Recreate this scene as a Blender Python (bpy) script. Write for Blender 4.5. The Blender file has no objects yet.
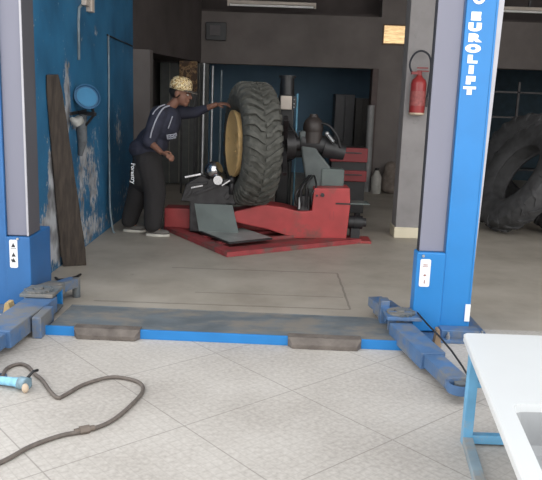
import bpy, bmesh, math, random
from math import sin, cos, pi, radians, sqrt, atan2
from mathutils import Vector, Matrix, Euler
random.seed(7)
S = bpy.context.scene
COL = S.collection

# ------------------------------------------------------------------ materials
def nt(name):
    m = bpy.data.materials.new(name); m.use_nodes = True
    n = m.node_tree.nodes; l = m.node_tree.links
    return m, n, l, n['Principled BSDF']
def ramp(n, stops):
    r = n.new('ShaderNodeValToRGB'); e = r.color_ramp.elements
    e[0].position, e[0].color = stops[0][0], (*stops[0][1], 1)
    e[1].position, e[1].color = stops[-1][0], (*stops[-1][1], 1)
    for p, c in stops[1:-1]:
        k = e.new(p); k.color = (*c, 1)
    return r
def mat(name, c, rough=.6, metal=0, var=.18, scale=8, bump=.1, dirt=None, dirt_at=.6, spec=.5, stretch=(1, 1, 1)):
    """colour with uneven wear; optional dirt colour in noise-shaped stains"""
    m, n, l, b = nt(name)
    tc = n.new('ShaderNodeTexCoord'); mp = n.new('ShaderNodeMapping'); mp.inputs['Scale'].default_value = stretch
    l.new(tc.outputs['Object'], mp.inputs[0])
    no = n.new('ShaderNodeTexNoise'); no.inputs['Scale'].default_value = scale; no.inputs['Detail'].default_value = 6
    l.new(mp.outputs[0], no.inputs['Vector'])
    lo = tuple(x*(1-var) for x in c); hi = tuple(min(1, x*(1+var)) for x in c)
    r = ramp(n, [(.3, lo), (.7, hi)]); l.new(no.outputs['Fac'], r.inputs[0])
    out = r.outputs[0]
    if dirt:
        n2 = n.new('ShaderNodeTexNoise'); n2.inputs['Scale'].default_value = scale*.6; n2.inputs['Detail'].default_value = 9
        n2.inputs['Roughness'].default_value = .7
        l.new(mp.outputs[0], n2.inputs['Vector'])
        r2 = ramp(n, [(dirt_at-.08, (0, 0, 0)), (dirt_at+.06, (1, 1, 1))]); l.new(n2.outputs['Fac'], r2.inputs[0])
        mx = n.new('ShaderNodeMixRGB'); l.new(r2.outputs[0], mx.inputs[0]); l.new(out, mx.inputs[1]); mx.inputs[2].default_value = (*dirt, 1)
        out = mx.outputs[0]
    l.new(out, b.inputs['Base Color'])
    b.inputs['Roughness'].default_value = rough; b.inputs['Metallic'].default_value = metal
    b.inputs['Specular IOR Level'].default_value = spec
    if bump:
        bp = n.new('ShaderNodeBump'); bp.inputs['Strength'].default_value = bump; bp.inputs['Distance'].default_value = .01
        l.new(no.outputs['Fac'], bp.inputs['Height']); l.new(bp.outputs[0], b.inputs['Normal'])
    return m

def peeled_wall():
    """blue paint over white plaster, paint flaked off in patches"""
    m, n, l, b = nt('peeling blue paint')
    g = n.new('ShaderNodeNewGeometry'); sp = n.new('ShaderNodeSeparateXYZ'); l.new(g.outputs['Position'], sp.inputs[0])
    def M(op, a, c=None):
        k = n.new('ShaderNodeMath'); k.operation = op
        for i, v in enumerate((a, c)):
            if v is None: continue
            if isinstance(v, (int, float)): k.inputs[i].default_value = v
            else: l.new(v, k.inputs[i])
        return k.outputs[0]
    def blob(y, z, sy, sz, amp):
        a = M('POWER', M('DIVIDE', M('SUBTRACT', sp.outputs[1], y), sy), 2)
        c = M('POWER', M('DIVIDE', M('SUBTRACT', sp.outputs[2], z), sz), 2)
        return M('MULTIPLY', M('EXPONENT', M('MULTIPLY', M('ADD', a, c), -1)), amp)
    blobs = [(6.50, 1.52, .09, .32, .38), (6.0, .85, .12, .25, .34), (6.02, .45, .2, .25, .28), (5.75, .3, .2, .2, .2), (7.0, 1.0, .16, .22, .2), (7.3, .8, .4, .4, .14),
             (6.9, .55, .12, .3, .2), (7.35, .5, .16, .3, .17), (7.0, .12, 1.1, .14, .22), (6.3, .2, .4, .12, .25), (5.9, .35, .3, .2, .16),
             (8.6, 1.1, .22, .3, .17), (9.1, .2, .6, .3, .12), (6.75, 1.22, .12, .06, .25), (7.55, 2.2, .1, .06, .12)]
    acc = None
    for q in blobs:
        v = blob(*q); acc = v if acc is None else M('ADD', acc, v)
    mp = n.new('ShaderNodeMapping'); mp.inputs['Scale'].default_value = (1, 1.6, .9); l.new(g.outputs['Position'], mp.inputs[0])
    no = n.new('ShaderNodeTexNoise'); no.inputs['Scale'].default_value = 11; no.inputs['Detail'].default_value = 8; no.inputs['Roughness'].default_value = .72
    l.new(mp.outputs[0], no.inputs['Vector'])
    sm = M('ADD', acc, no.outputs['Fac'])
    r = ramp(n, [(.635, (0, 0, 0)), (.68, (1, 1, 1))]); l.new(sm, r.inputs[0])
    n2 = n.new('ShaderNodeTexNoise'); n2.inputs['Scale'].default_value = 2.2; n2.inputs['Detail'].default_value = 7; l.new(g.outputs['Position'], n2.inputs['Vector'])
    blue = ramp(n, [(.3, (.018, .105, .215)), (.55, (.028, .165, .33)), (.75, (.04, .2, .38))]); l.new(n2.outputs['Fac'], blue.inputs[0])
    n3 = n.new('ShaderNodeTexNoise'); n3.inputs['Scale'].default_value = 6; l.new(g.outputs['Position'], n3.inputs['Vector'])
    pla = ramp(n, [(.35, (.16, .16, .17)), (.6, (.5, .52, .55))]); l.new(n3.outputs['Fac'], pla.inputs[0])
    mx = n.new('ShaderNodeMixRGB'); l.new(r.outputs[0], mx.inputs[0]); l.new(blue.outputs[0], mx.inputs[1]); l.new(pla.outputs[0], mx.inputs[2])
    l.new(mx.outputs[0], b.inputs['Base Color']); b.inputs['Roughness'].default_value = .55
    bp = n.new('ShaderNodeBump'); bp.inputs['Strength'].default_value = .35; bp.inputs['Distance'].default_value = .01; bp.invert = True
    l.new(r.outputs[0], bp.inputs['Height']); l.new(bp.outputs[0], b.inputs['Normal'])
    return m

def floor_tiles():
    """large pale tiles laid diagonally, 0.7 m grid, fine stipple"""
    m, n, l, b = nt('pale stippled floor tiles')
    g = n.new('ShaderNodeNewGeometry'); sp = n.new('ShaderNodeSeparateXYZ'); l.new(g.outputs['Position'], sp.inputs[0])
    def M(op, a, c=None):
        k = n.new('ShaderNodeMath'); k.operation = op
        for i, v in enumerate((a, c)):
            if v is None: continue
            if isinstance(v, (int, float)): k.inputs[i].default_value = v
            else: l.new(v, k.inputs[i])
        return k.outputs[0]
    ca, sa = cos(radians(41)), sin(radians(41))
    u = M('ADD', M('MULTIPLY', sp.outputs[0], ca), M('MULTIPLY', sp.outputs[1], sa))
    v = M('ADD', M('MULTIPLY', sp.outputs[0], -sa), M('MULTIPLY', sp.outputs[1], ca))
    def line(w, off, pitch, hw):
        f = M('FRACT', M('DIVIDE', M('ADD', w, -off+pitch*40+pitch/2), pitch))
        return M('LESS_THAN', M('ABSOLUTE', M('SUBTRACT', f, .5)), hw/pitch)
    seam = M('MAXIMUM', line(u, 1.05, .7, .0035), line(v, 1.9, .7, .0035))
    br = n.new('ShaderNodeTexNoise'); br.inputs['Scale'].default_value = 45; br.inputs['Detail'].default_value = 3; l.new(g.outputs['Position'], br.inputs['Vector'])
    big = n.new('ShaderNodeTexNoise'); big.inputs['Scale'].default_value = 1.3; big.inputs['Detail'].default_value = 6; l.new(g.outputs['Position'], big.inputs['Vector'])
    fine = M('MAXIMUM', line(u, 0, .05, .0022), line(v, 0, .05, .0022))
    mixn = M('ADD', M('MULTIPLY', br.outputs['Fac'], .45), M('MULTIPLY', big.outputs['Fac'], .55))
    r = ramp(n, [(.36, (.37, .34, .31)), (.5, (.47, .44, .405)), (.64, (.55, .52, .485))]); l.new(mixn, r.inputs[0])
    m1 = n.new('ShaderNodeMixRGB'); m1.inputs[2].default_value = (.34, .315, .285, 1); l.new(M('MULTIPLY', fine, .35), m1.inputs[0]); l.new(r.outputs[0], m1.inputs[1])
    m2 = n.new('ShaderNodeMixRGB'); m2.inputs[2].default_value = (.19, .17, .155, 1); l.new(M('MULTIPLY', seam, .5), m2.inputs[0]); l.new(m1.outputs[0], m2.inputs[1])
    l.new(m2.outputs[0], b.inputs['Base Color']); b.inputs['Roughness'].default_value = .62
    bp = n.new('ShaderNodeBump'); bp.inputs['Strength'].default_value = .25; bp.inputs['Distance'].default_value = .003
    l.new(br.outputs['Fac'], bp.inputs['Height']); l.new(bp.outputs[0], b.inputs['Normal'])
    return m

def concrete_floor():
    m, n, l, b = nt('worn concrete floor')
    g = n.new('ShaderNodeNewGeometry'); sp = n.new('ShaderNodeSeparateXYZ'); l.new(g.outputs['Position'], sp.inputs[0])
    def M(op, a, c=None):
        k = n.new('ShaderNodeMath'); k.operation = op
        for i, v in enumerate((a, c)):
            if v is None: continue
            if isinstance(v, (int, float)): k.inputs[i].default_value = v
            else: l.new(v, k.inputs[i])
        return k.outputs[0]
    big = n.new('ShaderNodeTexNoise'); big.inputs['Scale'].default_value = 1.6; big.inputs['Detail'].default_value = 9; big.inputs['Roughness'].default_value = .62
    l.new(g.outputs['Position'], big.inputs['Vector'])
    r = ramp(n, [(.33, (.32, .285, .24)), (.5, (.39, .352, .30)), (.68, (.45, .41, .355))]); l.new(big.outputs['Fac'], r.inputs[0])
    n2 = n.new('ShaderNodeTexNoise'); n2.inputs['Scale'].default_value = 7; n2.inputs['Detail'].default_value = 9; n2.inputs['Roughness'].default_value = .75
    l.new(g.outputs['Position'], n2.inputs['Vector'])
    r2 = ramp(n, [(.63, (0, 0, 0)), (.7, (1, 1, 1))]); l.new(n2.outputs['Fac'], r2.inputs[0])
    mx = n.new('ShaderNodeMixRGB'); mx.inputs[2].default_value = (.11, .1, .09, 1); l.new(M('MULTIPLY', r2.outputs[0], .7), mx.inputs[0]); l.new(r.outputs[0], mx.inputs[1])
    # a saw-cut slab outline let into the floor
    def near(c, at, hw): return M('LESS_THAN', M('ABSOLUTE', M('SUBTRACT', c, at)), hw)
    def rng(c, a, z): return M('MULTIPLY', M('GREATER_THAN', c, a), M('LESS_THAN', c, z))
    wob = M('MULTIPLY', M('SUBTRACT', n2.outputs['Fac'], .5), .03)
    x = M('ADD', sp.outputs[0], wob); y = M('ADD', sp.outputs[1], wob)
    s1 = M('MULTIPLY', near(y, 5.12, .012), rng(x, -1.33, .62))
    s2 = M('MULTIPLY', near(x, .62, .009), rng(y, 5.12, 6.25))
    s3 = M('MULTIPLY', near(y, 6.25, .012), rng(x, -.9, .62))
    s4 = M('MULTIPLY', near(y, 5.45, .008), rng(x, -.6, .6))
    sm = M('MAXIMUM', M('MAXIMUM', s1, s2), M('MAXIMUM', s3, s4))
    m3 = n.new('ShaderNodeMixRGB'); m3.inputs[2].default_value = (.12, .108, .095, 1); l.new(M('MULTIPLY', sm, .55), m3.inputs[0]); l.new(mx.outputs[0], m3.inputs[1])
    l.new(m3.outputs[0], b.inputs['Base Color']); b.inputs['Roughness'].default_value = .5
    bp = n.new('ShaderNodeBump'); bp.inputs['Strength'].default_value = .3; bp.inputs['Distance'].default_value = .005
    l.new(big.outputs['Fac'], bp.inputs['Height']); l.new(bp.outputs[0], b.inputs['Normal'])
    return m

def checker_plate():
    m, n, l, b = nt('dusty brown tread plate')
    g = n.new('ShaderNodeTexCoord')
    vo = n.new('ShaderNodeTexVoronoi'); vo.inputs['Scale'].default_value = 45; l.new(g.outputs['Object'], vo.inputs['Vector'])
    no = n.new('ShaderNodeTexNoise'); no.inputs['Scale'].default_value = 9; no.inputs['Detail'].default_value = 6; l.new(g.outputs['Object'], no.inputs['Vector'])
    r = ramp(n, [(.3, (.085, .07, .062)), (.7, (.165, .142, .125))]); l.new(no.outputs['Fac'], r.inputs[0])
    l.new(r.outputs[0], b.inputs['Base Color']); b.inputs['Roughness'].default_value = .7
    bp = n.new('ShaderNodeBump'); bp.inputs['Strength'].default_value = .5; bp.inputs['Distance'].default_value = .006
    l.new(vo.outputs['Distance'], bp.inputs['Height']); l.new(bp.outputs[0], b.inputs['Normal'])
    return m

def camo(name, stops, scale):
    m, n, l, b = nt(name)
    g = n.new('ShaderNodeTexCoord')
    no = n.new('ShaderNodeTexNoise'); no.inputs['Scale'].default_value = scale; no.inputs['Detail'].default_value = 3; l.new(g.outputs['Object'], no.inputs['Vector'])
    r = ramp(n, stops); r.color_ramp.interpolation = 'CONSTANT'; l.new(no.outputs['Fac'], r.inputs[0])
    l.new(r.outputs[0], b.inputs['Base Color']); b.inputs['Roughness'].default_value = .8
    return m

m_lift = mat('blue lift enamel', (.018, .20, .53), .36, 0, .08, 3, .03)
m_lift_l = mat('darker blue lift enamel', (.025, .135, .36), .42, 0, .1, 4, .03)  # darker blue for the left post and carriage
m_lift_dirty = mat('scuffed blue enamel', (.065, .14, .28), .5, 0, .2, 6, .1, dirt=(.17, .175, .18), dirt_at=.53)
m_dusty = mat('dust covered blue steel', (.12, .14, .155), .6, 0, .22, 5, .08, dirt=(.2, .185, .165), dirt_at=.55, stretch=(1, 2, 1))
m_greycol = mat('grey lavender sheet steel', (.205, .21, .27), .55, 0, .07, 2, .02, stretch=(1, 1, .3))
m_edge = mat('pale grey edge strip', (.42, .42, .46), .5, 0, .1, 5, .02)
m_gap = mat('black hose and painted gap shade', (.02, .022, .03), .8)
m_white = mat('white label', (.8, .82, .85), .5, 0, .03, 5, 0)
m_letter = mat('white vinyl lettering', (.95, .95, .95), .5, 0, .02, 5, 0)
m_ink = mat('black print', (.03, .03, .035), .6, 0, .1, 5, 0)
m_redink = mat('brown red print', (.3, .1, .08), .6, 0, .1, 5, 0)
m_blue = peeled_wall(); m_tile = floor_tiles(); m_conc = concrete_floor(); m_tread = checker_plate()
m_wallgrey = mat('bare grey render', (.15, .132, .125), .9, 0, .16, 2.2, .3)
m_walldark = mat('dark brown render', (.075, .062, .06), .9, 0, .2, 2, .2)  # dark brown for the return beam, left rear wall and loft
m_pillar = mat('grey pillar render', (.26, .248, .25), .85, 0, .12, 4, .3, dirt=(.16, .155, .16), dirt_at=.66)
m_cream = mat('cream skirting tile', (.66, .6, .46), .4, 0, .05, 6, .02)
m_backblue = mat('deep blue paint', (.11, .20, .29), .7, 0, .15, 1.5, .05)
m_ceil = mat('grey ceiling', (.3, .29, .28), .9)
m_red = mat('red machine enamel', (.40, .05, .052), .42, 0, .15, 5, .06, dirt=(.2, .07, .06), dirt_at=.62)
m_redframe = mat('scuffed red frame', (.30, .045, .05), .55, 0, .22, 7, .1, dirt=(.14, .09, .08), dirt_at=.58)
m_greyplate = mat('grey green steel plate', (.10, .125, .12), .5, 0, .15, 5, .08)
m_black = mat('black painted steel', (.018, .018, .02), .45, 0, .3, 8, .05)
m_dark = mat('dark greasy steel', (.045, .043, .045), .42, .5, .35, 12, .15)
m_greengrey = mat('grey green machine casting', (.085, .10, .10), .5, .1, .2, 6, .08)
m_chrome = mat('polished chrome', (.62, .62, .64), .18, 1, .1, 10, 0)
m_steel = mat('dull galvanised steel', (.42, .43, .44), .4, .8, .2, 8, .05)
m_rubber = mat('dusty tyre rubber', (.085, .085, .075), .82, 0, .35, 16, .35)
m_rubber2 = mat('old grey tyre rubber', (.05, .05, .052), .85, 0, .35, 9, .3)
m_yellow = mat('tan yellow wheel enamel', (.62, .42, .19), .55, 0, .1, 5, .04, dirt=(.4, .27, .13), dirt_at=.62)
m_wood = mat('dark weathered wood', (.05, .038, .03), .8, 0, .45, 7, .4, stretch=(5, 5, .5))
m_wedge = mat('raw pale wood', (.5, .36, .17), .7, 0, .2, 9, .1)
m_wedge2 = mat('soiled wood', (.25, .18, .12), .7, 0, .2, 9, .1)
m_skin = mat('skin', (.22, .105, .07), .55, 0, .12, 20, .02)
m_jacket = mat('dark navy jacket cloth', (.028, .03, .05), .85, 0, .25, 9, .3)
m_pants = mat('black baggy trouser cloth', (.024, .022, .023), .9, 0, .25, 7, .4, stretch=(1, 1, .35))
m_stripe = mat('grey reflective stripe', (.35, .36, .42), .6, 0, .1, 9, 0)
m_sole = mat('off white shoe sole', (.62, .6, .54), .6, 0, .1, 9, 0)
m_shoe = mat('dull grey shoe upper', (.13, .12, .11), .7, 0, .3, 12, .1)
m_cap = camo('gold and white patterned cap', [(.0, (.09, .05, .03)), (.40, (.5, .33, .13)), (.5, (.8, .7, .45)), (.58, (.25, .14, .07)), (.66, (.75, .62, .4))], 34)
m_capdark = camo('brown patterned brim', [(.0, (.04, .035, .03)), (.5, (.2, .17, .14)), (.58, (.06, .05, .045))], 40)
m_poster = camo('brown gold print', [(.0, (.06, .035, .022)), (.47, (.14, .08, .04)), (.55, (.24, .15, .07)), (.62, (.08, .05, .03))], 16)
m_hair = mat('black hair', (.012, .01, .01), .7)
m_bucket = mat('light blue plastic', (.035, .2, .38), .4, 0, .1, 6, .03)
m_bucketin = mat('mid blue plastic', (.03, .12, .24), .45, 0, .1, 6, .03)
m_conduit = mat('pale grey conduit', (.2, .25, .28), .6, 0, .2, 12, 0)
m_pvc = mat('cream plastic', (.55, .48, .42), .5, 0, .08, 8, 0)
m_extred = mat('extinguisher red', (.30, .035, .035), .3, 0, .08, 5, 0)
m_extlabel = mat('pale red label', (.30, .08, .075), .5, 0, .25, 30, 0)
m_gold = mat('brass sheet', (.72, .50, .27), .34, 1, .3, 14, .6, stretch=(.6, 1, 2.5))
m_frame = mat('brown wooden frame', (.12, .07, .04), .6)
m_tub = mat('white enamel', (.66, .68, .69), .3, 0, .02, 3, 0, dirt=(.72, .73, .74), dirt_at=.72)
m_stand = mat('light blue stand paint', (.13, .36, .58), .5, 0, .12, 8, .06, dirt=(.3, .33, .36), dirt_at=.66)
m_standd = mat('grey scuffed stand paint', (.22, .30, .36), .6, 0, .2, 8, .08, dirt=(.3, .29, .27), dirt_at=.56)
m_hose = mat('grey brown air hose', (.125, .105, .092), .6, 0, .2, 30, .1)
m_toolblue = mat('pale blue tool body', (.25, .55, .75), .35, 0, .25, 25, .05)
m_tan = mat('cream knob', (.55, .44, .33), .5, 0, .15, 20, 0)
m_tube = mat('white fluorescent tube glass', (.9, .9, .88), .25, 0, .02, 4, 0)
m_sack = mat('brown sacking', (.17, .14, .12), .95, 0, .25, 14, .5)
m_rag = mat('grey rag', (.13, .14, .15), .95, 0, .3, 14, .4)

# ------------------------------------------------------------------ mesh builder
class MB:
    def __init__(s): s.bm = bmesh.new()
    def _add(s, geo, M=None, smooth=None):
        vs = [e for e in geo if isinstance(e, bmesh.types.BMVert)]
        if M is not None: bmesh.ops.transform(s.bm, matrix=M, verts=vs)
        return vs
    def box(s, x0, x1, y0, y1, z0, z1, M=None, bev=0):
        r = bmesh.ops.create_cube(s.bm, size=1)
        T = Matrix.Translation(((x0+x1)/2, (y0+y1)/2, (z0+z1)/2)) @ Matrix.Diagonal((abs(x1-x0), abs(y1-y0), abs(z1-z0), 1))
        bmesh.ops.transform(s.bm, matrix=T, verts=r['verts'])
        vs = r['verts']
        if bev:
            es = list({e for v in vs for e in v.link_edges})
            q = bmesh.ops.bevel(s.bm, geom=es, offset=bev, segments=2, affect='EDGES', profile=.5)
            vs = list({v for f in q['faces'] for v in f.verts} | {v for v in vs if v.is_valid})
        if M is not None: bmesh.ops.transform(s.bm, matrix=M, verts=vs)
        return s
    def bar(s, a, b, w, h, bev=0, up=(0, 0, 1)):
        a, b = Vector(a), Vector(b); d = b-a; L = d.length; d.normalize()
        u = Vector(up); x = d.cross(u)
        if x.length < 1e-4: x = d.cross(Vector((0, 1, 0)))
        x.normalize(); z = x.cross(d)
        M = Matrix((x, d, z)).transposed().to_4x4(); M.translation = (a+b)/2
        return s.box(-w/2, w/2, -L/2, L/2, -h/2, h/2, M, bev)
    def cyl(s, a, b, r0, r1=None, n=20, caps=True):
        a, b = Vector(a), Vector(b); r1 = r0 if r1 is None else r1; d = b-a
        q = d.to_track_quat('Z', 'Y').to_matrix().to_4x4(); q.translation = (a+b)/2
        bmesh.ops.create_cone(s.bm, cap_ends=caps, segments=n, radius1=r0, radius2=r1, depth=d.length, matrix=q)
        return s
    def ell(s, c, r, rot=None, n=16):
        if isinstance(r, (int, float)): r = (r, r, r)
        M = Matrix.Translation(c) @ (rot.to_matrix().to_4x4() if rot else Matrix()) @ Matrix.Diagonal((*r, 1))
        bmesh.ops.create_uvsphere(s.bm, u_segments=n, v_segments=n*2//3, radius=1, matrix=M)
        return s
    def tube(s, pts, r, n=8, closed=False):
        pts = [Vector(p) for p in pts]; N = len(pts)
        rr = r if isinstance(r, (list, tuple)) else [r]*N
        rings = []; px = None
        for i, p in enumerate(pts):
            t = (pts[(i+1) % N]-pts[i-1]) if (closed or 0 < i < N-1) else (pts[1]-pts[0] if i == 0 else pts[-1]-pts[-2])
            t.normalize()
            if px is None:
                px = t.orthogonal().normalized()
            px = (px-t*px.dot(t)).normalized(); py = t.cross(px)
            rings.append([s.bm.verts.new(p+(px*cos(2*pi*k/n)+py*sin(2*pi*k/n))*rr[i]) for k in range(n)])
        for i in range(N if closed else N-1):
            A, B = rings[i], rings[(i+1) % N]
            for k in range(n): s.bm.faces.new((A[k], A[(k+1) % n], B[(k+1) % n], B[k]))
        if not closed: s.bm.faces.new(rings[0][::-1]); s.bm.faces.new(rings[-1])
        return s
    def lathe(s, prof, M=None, n=48, closed=False):
        """profile of (radius, height) spun about local z"""
        rings = []
        for r, h in prof:
            rings.append([s.bm.verts.new((r*cos(2*pi*k/n), r*sin(2*pi*k/n), h)) for k in range(n)])
        P = len(prof)
        for i in range(P if closed else P-1):
            A, B = rings[i], rings[(i+1) % P]
            for k in range(n): s.bm.faces.new((A[k], A[(k+1) % n], B[(k+1) % n], B[k]))
        if not closed:
            if prof[0][0] > 1e-5: s.bm.faces.new(rings[0][::-1])
            if prof[-1][0] > 1e-5: s.bm.faces.new(rings[-1])
        vs = [v for R in rings for v in R]
        if M is not None: bmesh.ops.transform(s.bm, matrix=M, verts=vs)
        return s
    def prism(s, poly, fn0, fn1):
        """polygon of (a,b) joined between two mappings to 3-D"""
        A = [s.bm.verts.new(fn0(*p)) for p in poly]; B = [s.bm.verts.new(fn1(*p)) for p in poly]
        s.bm.faces.new(A); s.bm.faces.new(B[::-1]); k = len(poly)
        for i in range(k): s.bm.faces.new((A[i], B[i], B[(i+1) % k], A[(i+1) % k]))
        return s
    def build(s, name, m, parent=None, smooth=False, bevel=0, base=None, remesh=0, sub=0):
        bmesh.ops.recalc_face_normals(s.bm, faces=s.bm.faces)
        off = Vector((0, 0, 0))
        if parent is not None: off = Vector(parent['_w'])
        else:
            xs = [v.co for v in s.bm.verts]
            off = Vector(base) if base else Vector(((min(v.x for v in xs)+max(v.x for v in xs))/2, (min(v.y for v in xs)+max(v.y for v in xs))/2, min(v.z for v in xs)))
        bmesh.ops.translate(s.bm, vec=-off, verts=s.bm.verts)
        me = bpy.data.meshes.new(name); s.bm.to_mesh(me); s.bm.free()
        me.materials.append(m)
        o = bpy.data.objects.new(name, me); COL.objects.link(o)
        if remesh:
            md = o.modifiers.new('r', 'REMESH'); md.mode = 'VOXEL'; md.voxel_size = remesh; md.use_smooth_shade = True
            ms = o.modifiers.new('s', 'SMOOTH'); ms.iterations = 5; ms.factor = .5
            dg = bpy.context.evaluated_depsgraph_get(); dg.update()
            nm = bpy.data.meshes.new_from_object(o.evaluated_get(dg)); o.modifiers.clear(); o.data = nm
            nm.materials.clear(); nm.materials.append(m); smooth = True; me = nm
        if smooth:
            for f in me.polygons: f.use_smooth = True
            if smooth == 'auto':
                me.set_sharp_from_angle(angle=radians(38))
        if bevel:
            bv = o.modifiers.new('bevel', 'BEVEL'); bv.width = bevel; bv.segments = 2; bv.limit_method = 'ANGLE'; bv.angle_limit = radians(40)
        if parent is not None:
            o.parent = parent; o['_w'] = tuple(off)
        else:
            o.location = off; o['_w'] = tuple(off)
        return o

def tag(o, label=None, cat=None, group=None, kind=None):
    if label: o['label'] = label
    if cat: o['category'] = cat
    if group: o['group'] = group
    if kind: o['kind'] = kind
    return o
def thing(name, loc, label, cat, group=None):
    o = bpy.data.objects.new(name, None); COL.objects.link(o); o.location = loc; o['_w'] = tuple(loc); o.empty_display_size = .1
    return tag(o, label, cat, group)
def struct(name, mb, m, parent=None, **k):
    o = mb.build(name, m, parent, **k)
    if parent is None: o['kind'] = 'structure'
    return o
def lettering(name, txt, size, M, m, parent, depth=.002, font_shear=0, spacing=1.0, bold=0.0):
    c = bpy.data.curves.new(name, 'FONT'); c.body = txt; c.size = size; c.align_x = 'CENTER'; c.align_y = 'CENTER'; c.extrude = depth; c.shear = font_shear
    c.space_character = spacing; c.offset = bold
    t = bpy.data.objects.new('tmp', c); COL.objects.link(t)
    dg = bpy.context.evaluated_depsgraph_get(); dg.update()
    me = bpy.data.meshes.new_from_object(t.evaluated_get(dg)); bpy.data.objects.remove(t)
    me.transform(Matrix.Translation(-Vector(parent['_w'])) @ M)
    me.materials.clear(); me.materials.append(m)
    o = bpy.data.objects.new(name, me); COL.objects.link(o); o.parent = parent; o['_w'] = parent['_w']
    return o
FRONT = Matrix.Rotation(pi/2, 4, 'X')   # text plane standing up, facing -Y

# ------------------------------------------------------------------ the setting
YB = 12.5
struct('floor_forecourt', MB().box(-9, 11, -8, 4.75, -.1, 0), m_tile)
struct('floor_workshop', MB().box(-6, 8, 4.75, 15.6, -.1, 0), m_conc)
struct('wall_left', MB().box(-2.1, -1.9, 5.55, 9.5, 0, 4.4), m_blue)
# dark return wall from the end of the blue wall to the back lintel, open below
b = MB()
b.prism([(-1.9, 9.5), (-1.32, YB-.01), (-2.1, YB-.01), (-2.1, 9.5)], lambda x, y: (x, y, 2.13), lambda x, y: (x, y, 4.4))
struct('wall_return_beam', b, m_walldark)
struct('wall_return', MB().box(-2.1, -1.68, 9.52, 9.75, 0, 2.13), m_wallgrey)
struct('wall_left_rear', MB().box(-2.4, -2.1, 9.5, 15.6, 0, 4.4), m_walldark)
# back wall with its openings
b = MB()
b.box(-2.1, -1.34, YB, YB+.25, 2.12, 2.98); b.box(-1.34, 1.76, YB, YB+.25, 2.12, 2.98)
b.box(1.76, 3.45, YB, YB+.25, 0, 4.4); b.box(3.45, 7.8, YB, YB+.25, 2.2, 2.98)
struct('wall_back', b, m_wallgrey)
b = MB(); b.box(1.66, 1.76, YB-.03, YB+.27, 0, 2.12)
struct('trim_1', b, mat('dark brown door jamb', (.07, .045, .042), .6), bevel=.006)
struct('wall_far', MB().box(-2.4, 2.6, 15.2, 15.4, 0, 4.4), m_backblue)
struct('wall_far_right', MB().box(2.6, 7.8, 15.2, 15.4, 0, 4.4), mat('dark teal paint', (.03, .055, .075), .8))
struct('wall_loft', MB().box(-2.1, 7.6, 13.3, 13.4, 3.05, 4.4), m_walldark)
struct('wall_right', MB().box(7.6, 7.8, 4.4, 15.4, 0, 4.4), m_wallgrey)
struct('ceiling', MB().box(-2.6, 8, 5.0, 15.6, 4.4, 4.6), m_ceil)
struct('ceiling_loft', MB().box(-2.1, 7.6, YB+.25, 15.2, 2.98, 3.05), m_walldark)
struct('pillar', MB().box(1.455, 1.725, 8.1, 8.38, 0, 4.4), m_pillar, bevel=.008)
struct('baseboard_pillar', MB().box(1.44, 1.74, 8.08, 8.4, 0, .125), m_cream, bevel=.006)

# ------------------------------------------------------------------ vehicle lift
def sticker(parent, x0, x1, y, z0, z1, left):
    r = .012; pts = []
    for cx, cz, a0 in ((x1-r, z1-r, 0), (x0+r, z1-r, 90), (x0+r, z0+r, 180), (x1-r, z0+r, 270)):
        for k in range(5): a = radians(a0+k*22.5); pts.append((cx+r*cos(a), cz+r*sin(a)))
    st = MB().prism(pts, lambda a, c: (a, y-.003, c), lambda a, c: (a, y, c)).build('label_plate', m_white, parent)
    st['label'] = 'white safety label with small pictograms'
    c = (x0+x1)/2; w = x1-x0; h = z1-z0
    if left:
        for zz in (z0+h*.74, z0+h*.4, z0+h*.2):
            MB().prism([(c-w*.26, zz), (c+w*.26, zz), (c, zz+h*.15)], lambda a, d: (a, y-.0045, d), lambda a, d: (a, y-.003, d)).build('pictogram', m_ink, st)
        MB().box(c-w*.36, c+w*.36, y-.0045, y-.003, z0+h*.69, z0+h*.705).build('pictogram', m_ink, st)
        MB().box(c-w*.3, c-w*.14, y-.0045, y-.003, z0+h*.24, z0+h*.31).build('pictogram', m_ink, st)
    else:
        MB().box(c-w*.22, c+w*.2, y-.0045, y-.003, z0+h*.78, z0+h*.81).build('pictogram', m_redink, st); MB().box(c-w*.26, c+w*.26, y-.0045, y-.003, z0+h*.72, z0+h*.74).build('pictogram', m_redink, st)
        MB().prism([(c-w*.16, z0+h*.42), (c, z0+h*.38), (c+w*.16, z0+h*.42), (c, z0+h*.46)], lambda a, d: (a, y-.0045, d), lambda a, d: (a, y-.003, d)).build('pictogram', m_redink, st)
        MB().box(c-w*.04, c+w*.04, y-.0045, y-.003, z0+h*.12, z0+h*.24).build('pictogram', m_redink, st)
    return st

lift = thing('vehicle_lift', (-.25, 4.6, 0), 'blue two-post vehicle lift with grey inner panels and floor cross plate, two lettered posts', 'vehicle lift')
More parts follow.
